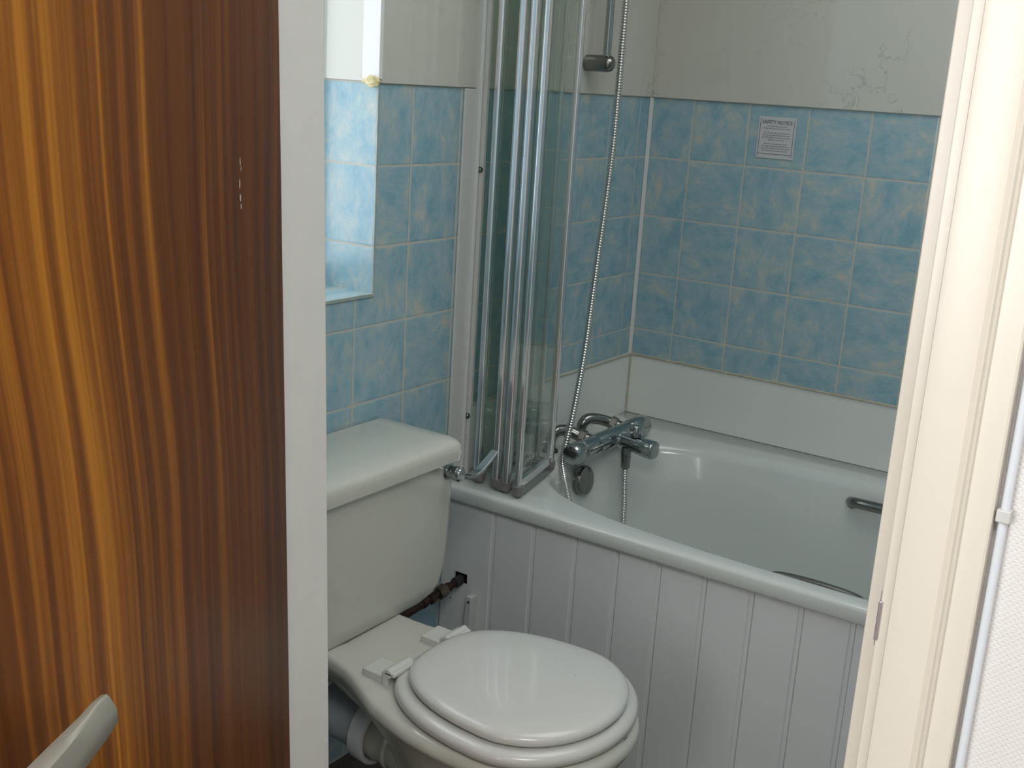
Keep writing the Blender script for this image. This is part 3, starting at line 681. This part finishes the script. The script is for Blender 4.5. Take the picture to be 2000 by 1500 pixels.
# ------------------------------------------------------------------ safety notice on the side wall tiles
nt_ = thing('safety_notice', 'small laminated safety notice on the top row of side wall tiles', 'notice', (0, -0.3525, 1.299))
NYL, NYR, NZT, NZB = -0.3035, -0.4000, 1.3495, 1.2500
link('paper_sheet', BX((-0.0022, NYR, NZB), (-0.0006, NYL, NZT)), 'notice', nt_, smooth=False, origin=(-0.0015, -0.3525, 1.299))
bm = bmesh.new(); XN0, XN1 = -0.0027, -0.0022; b_ = 0.0015; e_ = 0.004
box(bm, (XN0, NYR+e_, NZT-e_-b_), (XN1, NYL-e_, NZT-e_)) if False else None
box(bm, (XN0, NYR+e_, NZB+e_), (XN1, NYR+e_+b_, NZT-e_)); box(bm, (XN0, NYL-e_-b_, NZB+e_), (XN1, NYL-e_, NZT-e_))
box(bm, (XN0, NYR+e_+b_, NZB+e_+.006), (XN1, NYL-e_-b_, NZB+e_+b_+.006))
link('border', bm, 'ink', nt_, smooth=False, origin=(-0.0025, -0.3525, 1.299))
def text(body, size, loc, name='lettering', parent=None, mat='ink', ext=0.0002, sx=1.0):
    c = bpy.data.curves.new(name, 'FONT'); c.body = body; c.size = size; c.align_x = 'CENTER'; c.align_y = 'CENTER'; c.extrude = ext; c.offset = size*0.02
    tmp = bpy.data.objects.new('tmp_text', c); COL.objects.link(tmp); bpy.context.view_layer.update()
    me = bpy.data.meshes.new_from_object(tmp.evaluated_get(bpy.context.evaluated_depsgraph_get())); bpy.data.objects.remove(tmp, do_unlink=True)
    me.materials.clear(); me.materials.append(M[mat]); o = bpy.data.objects.new(name, me); COL.objects.link(o)
    o.matrix_world = Matrix(((0, 0, -1, loc[0]), (-1, 0, 0, loc[1]), (0, 1, 0, loc[2]), (0, 0, 0, 1))) @ Matrix.Diagonal((sx, 1, 1, 1))
    o.parent = parent; o.matrix_parent_inverse = Matrix.Translation(-Vector(parent.location)); return o
text('SAFETY NOTICE', 0.0118, (-0.0026, -0.3518, 1.3365), parent=nt_, sx=0.90)
bm = bmesh.new(); rnd = random.Random(3)
for z, wd in ((1.326, .050), (1.3205, .068), (1.310, .066), (1.3045, .070), (1.299, .072), (1.2935, .040), (1.284, .060), (1.2785, .070), (1.273, .074), (1.2675, .068)):
    y = -0.3518 + wd/2
    while y > -0.3518 - wd/2:
        l = rnd.uniform(.003, .009); box(bm, (XN0, max(y - l, -0.3518 - wd/2), z), (XN1, y, z + .0022)); y -= l + .0016
link('small_print', bm, simple('faded_ink', (0.30, 0.30, 0.32), 0.7), nt_, smooth=False, origin=(-0.0025, -0.3525, 1.299))

# ------------------------------------------------------------------ toilet
TX = -1.290
toi = thing('toilet', 'cream close-coupled toilet with white lid closed beside the bath', 'toilet', (TX, -0.40, 0))
def interp(tab, y):
    for (a, va), (b, vb) in zip(tab, tab[1:]):
        if a >= y >= b:
            t = (a - y)/(a - b) if a != b else 0
            return va + (vb - va)*t
    return tab[-1][1]
HW = [(-0.0, .108), (-0.205, .108), (-0.235, .111), (-0.265, .121), (-0.30, .138), (-0.34, .155), (-0.39, .173), (-0.44, .184), (-0.50, .1895), (-0.55, .1880)]
def pan_loop(yr, yf, k, z, yc=-0.55, lo=None, tilt=True, cr=0.018):
    """rim outline: narrow rear platform flaring into the egg-shaped bowl; k scales the width"""
    hw = lambda y: (lo(y) if lo else interp(HW, y)*k)
    side = [(hw(yr)*0.5, yr), (hw(yr) - cr, yr), (hw(yr) - cr*.3, yr - cr*.3)]
    n = 22
    for i in range(n + 1):
        y = (yr - cr) + (yc - yr + cr)*i/n; side.append((hw(y), y))
    wm = hw(yc)
    for i in range(1, 16):
        a = PI/2*i/16; side.append((wm*math.cos(a)**0.92, yc + (yf - yc)*math.sin(a)))
    def zz(y): return z + (0.014*min(1, max(0, (y + 0.34)/0.13)) if tilt else 0)
    right = [(TX + x, y, zz(y)) for x, y in side]; left = [(TX - x, y, zz(y)) for x, y in side]
    return [(TX, yr, zz(yr))] + right + [(TX, yf, zz(yf))] + left[::-1]
RY_ = -0.012
def low(w0, w1): return lambda y: w0 + (w1 - w0)*min(1, max(0, (-y - 0.30)/0.16))
loops = [pan_loop(-0.330, -0.600, 1, 0.0, yc=-0.47, lo=low(.080, .105), tilt=False), pan_loop(-0.330, -0.600, 1, 0.012, yc=-0.47, lo=low(.080, .105), tilt=False), pan_loop(-0.338, -0.585, 1, 0.035, yc=-0.47, lo=low(.068, .088), tilt=False),
         pan_loop(-0.345, -0.575, 1, 0.10, yc=-0.47, lo=low(.060, .080), tilt=False), pan_loop(-0.345, -0.590, 1, 0.17, yc=-0.48, lo=low(.062, .092), tilt=False), pan_loop(-0.335, -0.640, 1, 0.235, yc=-0.50, lo=low(.068, .118), tilt=False),
         pan_loop(-0.315, -0.684, 1, 0.290, yc=-0.53, lo=low(.080, .150), tilt=False), pan_loop(-0.27, -0.700, .78, 0.330), pan_loop(-0.16, -0.714, .82, 0.3475), pan_loop(-0.05, -0.722, .88, 0.3580), pan_loop(RY_ - .010, -0.727, 0.94, 0.3660), pan_loop(RY_ - .003, -0.730, 0.985, 0.3735), pan_loop(RY_, -0.731, 1.0, 0.382), pan_loop(RY_ - .001, -0.728, .985, 0.3905),
         pan_loop(RY_ - .005, -0.720, .955, 0.3965), pan_loop(RY_ - .012, -0.705, .90, 0.3985)]
bm = bmesh.new(); loft(bm, loops)
link('pan', bm, 'ceramic', toi, angle=75, origin=(TX, -0.4, 0.2))
# outlet spigot into the collar
link('outlet_spigot', LT((TX, -0.395, 0.214), (0, 1, 0.06), [(0, .062), (.05, .055), (.09, .049), (.112, .045), (.118, .048), (.126, .045), (.17, .044)], n=30), 'ceramic', toi, origin=(TX, -0.25, 0.21))
def cis(z, hw, yb, yf, r=0.032): return rrect(TX - hw, TX + hw, yf, yb, z, r, 6, rr=(r, .012, .012, r))
bm = bmesh.new()
loft(bm, [cis(0.4125, 0.1280, -0.020, -0.165), cis(0.4130, 0.1630, -0.012, -0.186), cis(0.4145, 0.1830, -0.012, -0.190), cis(0.4185, 0.2020, -0.010, -0.190), cis(0.424, 0.2240, -0.010, -0.191), cis(0.440, 0.2385, -0.010, -0.192), cis(0.462, 0.2480, -0.010, -0.192), cis(0.50, 0.2530, -0.010, -0.194),
          cis(0.60, 0.2550, -0.010, -0.197), cis(0.690, 0.2555, -0.010, -0.198)])
link('cistern', bm, 'ceramic', toi, angle=50, origin=(TX, -0.1, 0.55))
bm = bmesh.new()
def lid(z, hw, yb, yf, r=0.03): return rrect(TX - hw, TX + hw, yf, yb, z, r, 7, rr=(r, .008, .008, r))
loft(bm, [lid(0.6905, 0.2550, -0.006, -0.209), lid(0.6920, 0.2595, -0.003, -0.213), lid(0.710, 0.2605, -0.002, -0.2145), lid(0.720, 0.2590, -0.002, -0.212), lid(0.7265, 0.2545, -0.003, -0.205), lid(0.7300, 0.2460, -0.005, -0.194), lid(0.7312, 0.2080, -0.012, -0.165)])
link('cistern_lid', bm, 'ceramic', toi, angle=60, origin=(TX, -0.1, 0.71))
# flush lever
fl = link('flush_lever', LT((-1.068, -0.196, 0.669), (0, -1, 0), [(0, .016), (.004, .0165), (.006, .0125), (.014, .0120), (.017, .0140), (.030, .0145), (.034, .0120), (.035, .0001)], n=28), 'chrome', toi, origin=(-1.068, -0.21, 0.669))
bm = bmesh.new(); lo = []
for x, y, z, w_, t_ in ((-1.064, -0.220, 0.6655, .009, .0045), (-1.045, -0.225, 0.6585, .009, .0045), (-1.030, -0.229, 0.6585, .0088, .0038), (-1.012, -0.231, 0.665, .0088, .0035), (-0.978, -0.232, 0.684, .0085, .003), (-0.962, -0.231, 0.6925, .0075, .003)):
    d = Vector((.88, 0, .48)); u_ = Vector((-.48, 0, .88))
    yv = Vector((0, 1, 0)); c = Vector((x, y, z))
    lo.append([tuple(c + yv*w_ + u_*t_), tuple(c - yv*w_ + u_*t_*1.0), tuple(c - yv*w_*1.05 - u_*t_*.2), tuple(c - yv*w_*.9 - u_*t_), tuple(c + yv*w_*.9 - u_*t_), tuple(c + yv*w_*1.05)])
loft(bm, lo); link('lever_arm', bm, 'chrome', fl, bevel=0.001, angle=60, origin=(-1.01, -0.228, 0.67))
# seat and lid
def egg(yr, yf, w_, z, yc=-0.568, nr=3.05):
    out = []
    for i in range(96):
        t = 2*PI*i/96; c, s_ = math.cos(t), math.sin(t)
        if s_ >= 0: x = w_*math.copysign(abs(c)**(2/nr), c); y = yc + (yr - yc)*abs(s_)**(2/nr)
        else: x = w_*c; y = yc + (yf - yc)*abs(s_)
        # narrow the rear a little
        if s_ > 0: x *= 1 - 0.17*((y - yc)/(yr - yc))**1.6
        out.append((TX + x, y, z))
    return out
seat = bmesh.new()
loft(seat, [egg(-0.333, -0.712, 0.176, 0.3995), egg(-0.328, -0.721, 0.184, 0.4035), egg(-0.326, -0.725, 0.1880, 0.411), egg(-0.327, -0.723, 0.1865, 0.418), egg(-0.331, -0.717, 0.181, 0.4235),
            egg(-0.341, -0.705, 0.170, 0.4250), egg(-0.385, -0.66, 0.125, 0.4250), egg(-0.39, -0.655, 0.120, 0.421), egg(-0.39, -0.655, 0.120, 0.4035), egg(-0.375, -0.67, 0.132, 0.3995)], closed=True)
so = link('seat', seat, 'seat', toi, angle=70, origin=(TX, -0.53, 0.41))
bm = bmesh.new()
loft(bm, [egg(-0.358, -0.696, 0.153, 0.4258), egg(-0.352, -0.704, 0.162, 0.4275), egg(-0.349, -0.7085, 0.1665, 0.433), egg(-0.349, -0.7085, 0.1665, 0.4385), egg(-0.352, -0.704, 0.1635, 0.4435), egg(-0.361, -0.692, 0.154, 0.4472), egg(-0.383, -0.664, 0.133, 0.4500), egg(-0.443, -0.604, 0.08, 0.4510)])
link('seat_lid', bm, 'seat', toi, angle=70, origin=(TX, -0.53, 0.44))
# chips on the seat edge and lid
M['chip'] = simple('chipped_brown', (0.10, 0.07, 0.05), 0.8)
def chip(cx, cy, cz, l, h, ang, flat=False):
    bm = bmesh.new(); c = Vector((cx, cy, cz)); d = Vector((math.cos(ang), math.sin(ang), 0)); u_ = Vector((0, 1, 0)) if flat else Vector((0, 0, 1))
    p = [bm.verts.new(c + d*l*math.cos(a)*(.7+.3*random.random()) + u_*h*math.sin(a)*(.6+.6*random.random())) for a in [2*PI*i/8 for i in range(8)]]; bm.faces.new(p)
    link('chip_mark', bm, 'chip', toi, smooth=False, origin=(cx, cy, cz))
chip(TX - 0.125, -0.6810, 0.4070, 0.006, 0.0014, -0.60); chip(TX + 0.012, -0.7262, 0.4065, 0.009, 0.0016, 0.05)
chip(TX + 0.060, -0.600, 0.45095, 0.0014, 0.0012, 0, True); chip(TX + 0.1665, -0.50, 0.4370, 0.0030, 0.0016, 1.55)
# white hinge blocks
for x in (TX - 0.079, TX + 0.079):
    bm = bmesh.new(); box(bm, (x - 0.026, -0.322, 0.3990), (x + 0.026, -0.278, 0.4190))
    box(bm, (x - 0.029, -0.352, 0.4235), (x + 0.030, -0.328, 0.4325)); box(bm, (x - 0.028, -0.336, 0.400), (x + 0.028, -0.322, 0.4300))
    hb = link('hinge_block', bm, 'seat', toi, bevel=0.0035, origin=(x, -0.29, 0.406))
    link('hinge_pin', T([(x - 0.029, -0.336, 0.4270), (x + 0.030, -0.336, 0.4270)], 0.0085, n=16), 'seat', hb, origin=(x, -0.337, 0.430))
# faint maker's dash on the china
# waste pipe and collar
wp = thing('waste_pipe', 'grey white plastic soil pipe with collar behind the toilet pan', 'pipe', (TX, -0.10, 0.2))
AX = Vector((0, -1, -0.06)).normalized(); c0 = Vector((TX, -0.207, 0.2330))
link('pipe_bend', T([(TX, -0.0008, 0.2455)] + [tuple(c0 - AX*d) for d in (0.16, 0.10, 0.055, 0.0)], [.050]*5, n=36), 'waste', wp, origin=(TX, -0.1, 0.24))
link('socket_ring', LT(c0 - AX*0.105, AX, [(0, .050), (.001, .0545), (.012, .0545), (.014, .050)], n=36), 'collar', wp, origin=(TX, -0.09, 0.25))
bm = bmesh.new()
lathe(bm, c0, AX, [(-.002, .050), (0, .059), (.003, .062), (.030, .0635), (.034, .062), (.035, .055), (.031, .052), (.012, .050), (.010, .046)], n=44)
link('rubber_collar', bm, 'collar', wp, origin=tuple(c0))['label'] = 'white push-fit collar'

# water supply pipe to the cistern
ws = thing('water_pipe', 'tarnished copper water pipe entering the bath panel behind the cistern', 'pipe', (-0.95, -0.056, 0.31))
WY = -0.056
link('copper_tube', T([(-1.11, WY, 0.292), (-0.96, WY, 0.302), (-0.785, WY, 0.318)], 0.0085, n=14), 'copper', ws, origin=(-0.95, WY, 0.31))
def nut(x0, L1, r, nm, m, n=6):
    z = 0.318 + (x0 + 0.785)*0.092
    return link(nm, LT((x0, WY, z), (1, 0, 0.092), [(0, r*.8), (.002, r), (L1 - .002, r), (L1, r*.8)], n=n), m, ws, origin=(x0, WY, z))
nut(-0.893, 0.026, 0.0150, 'compression_nut', 'brass'); nut(-0.866, 0.012, 0.0110, 'valve_body', 'copper', 20); nut(-0.925, 0.020, 0.0125, 'compression_nut', 'copper')
nut(-0.835, 0.024, 0.0115, 'pipe_sleeve', 'black', 20)
nut(-0.950, 0.014, 0.0105, 'pipe_sleeve', 'copper', 20)
link('riser', T([(-1.11, WY, 0.292), (-1.118, WY, 0.300), (-1.12, WY, 0.330), (-1.12, WY, 0.408)], 0.0085, n=12), 'copper', ws, origin=(-1.12, WY, 0.35))
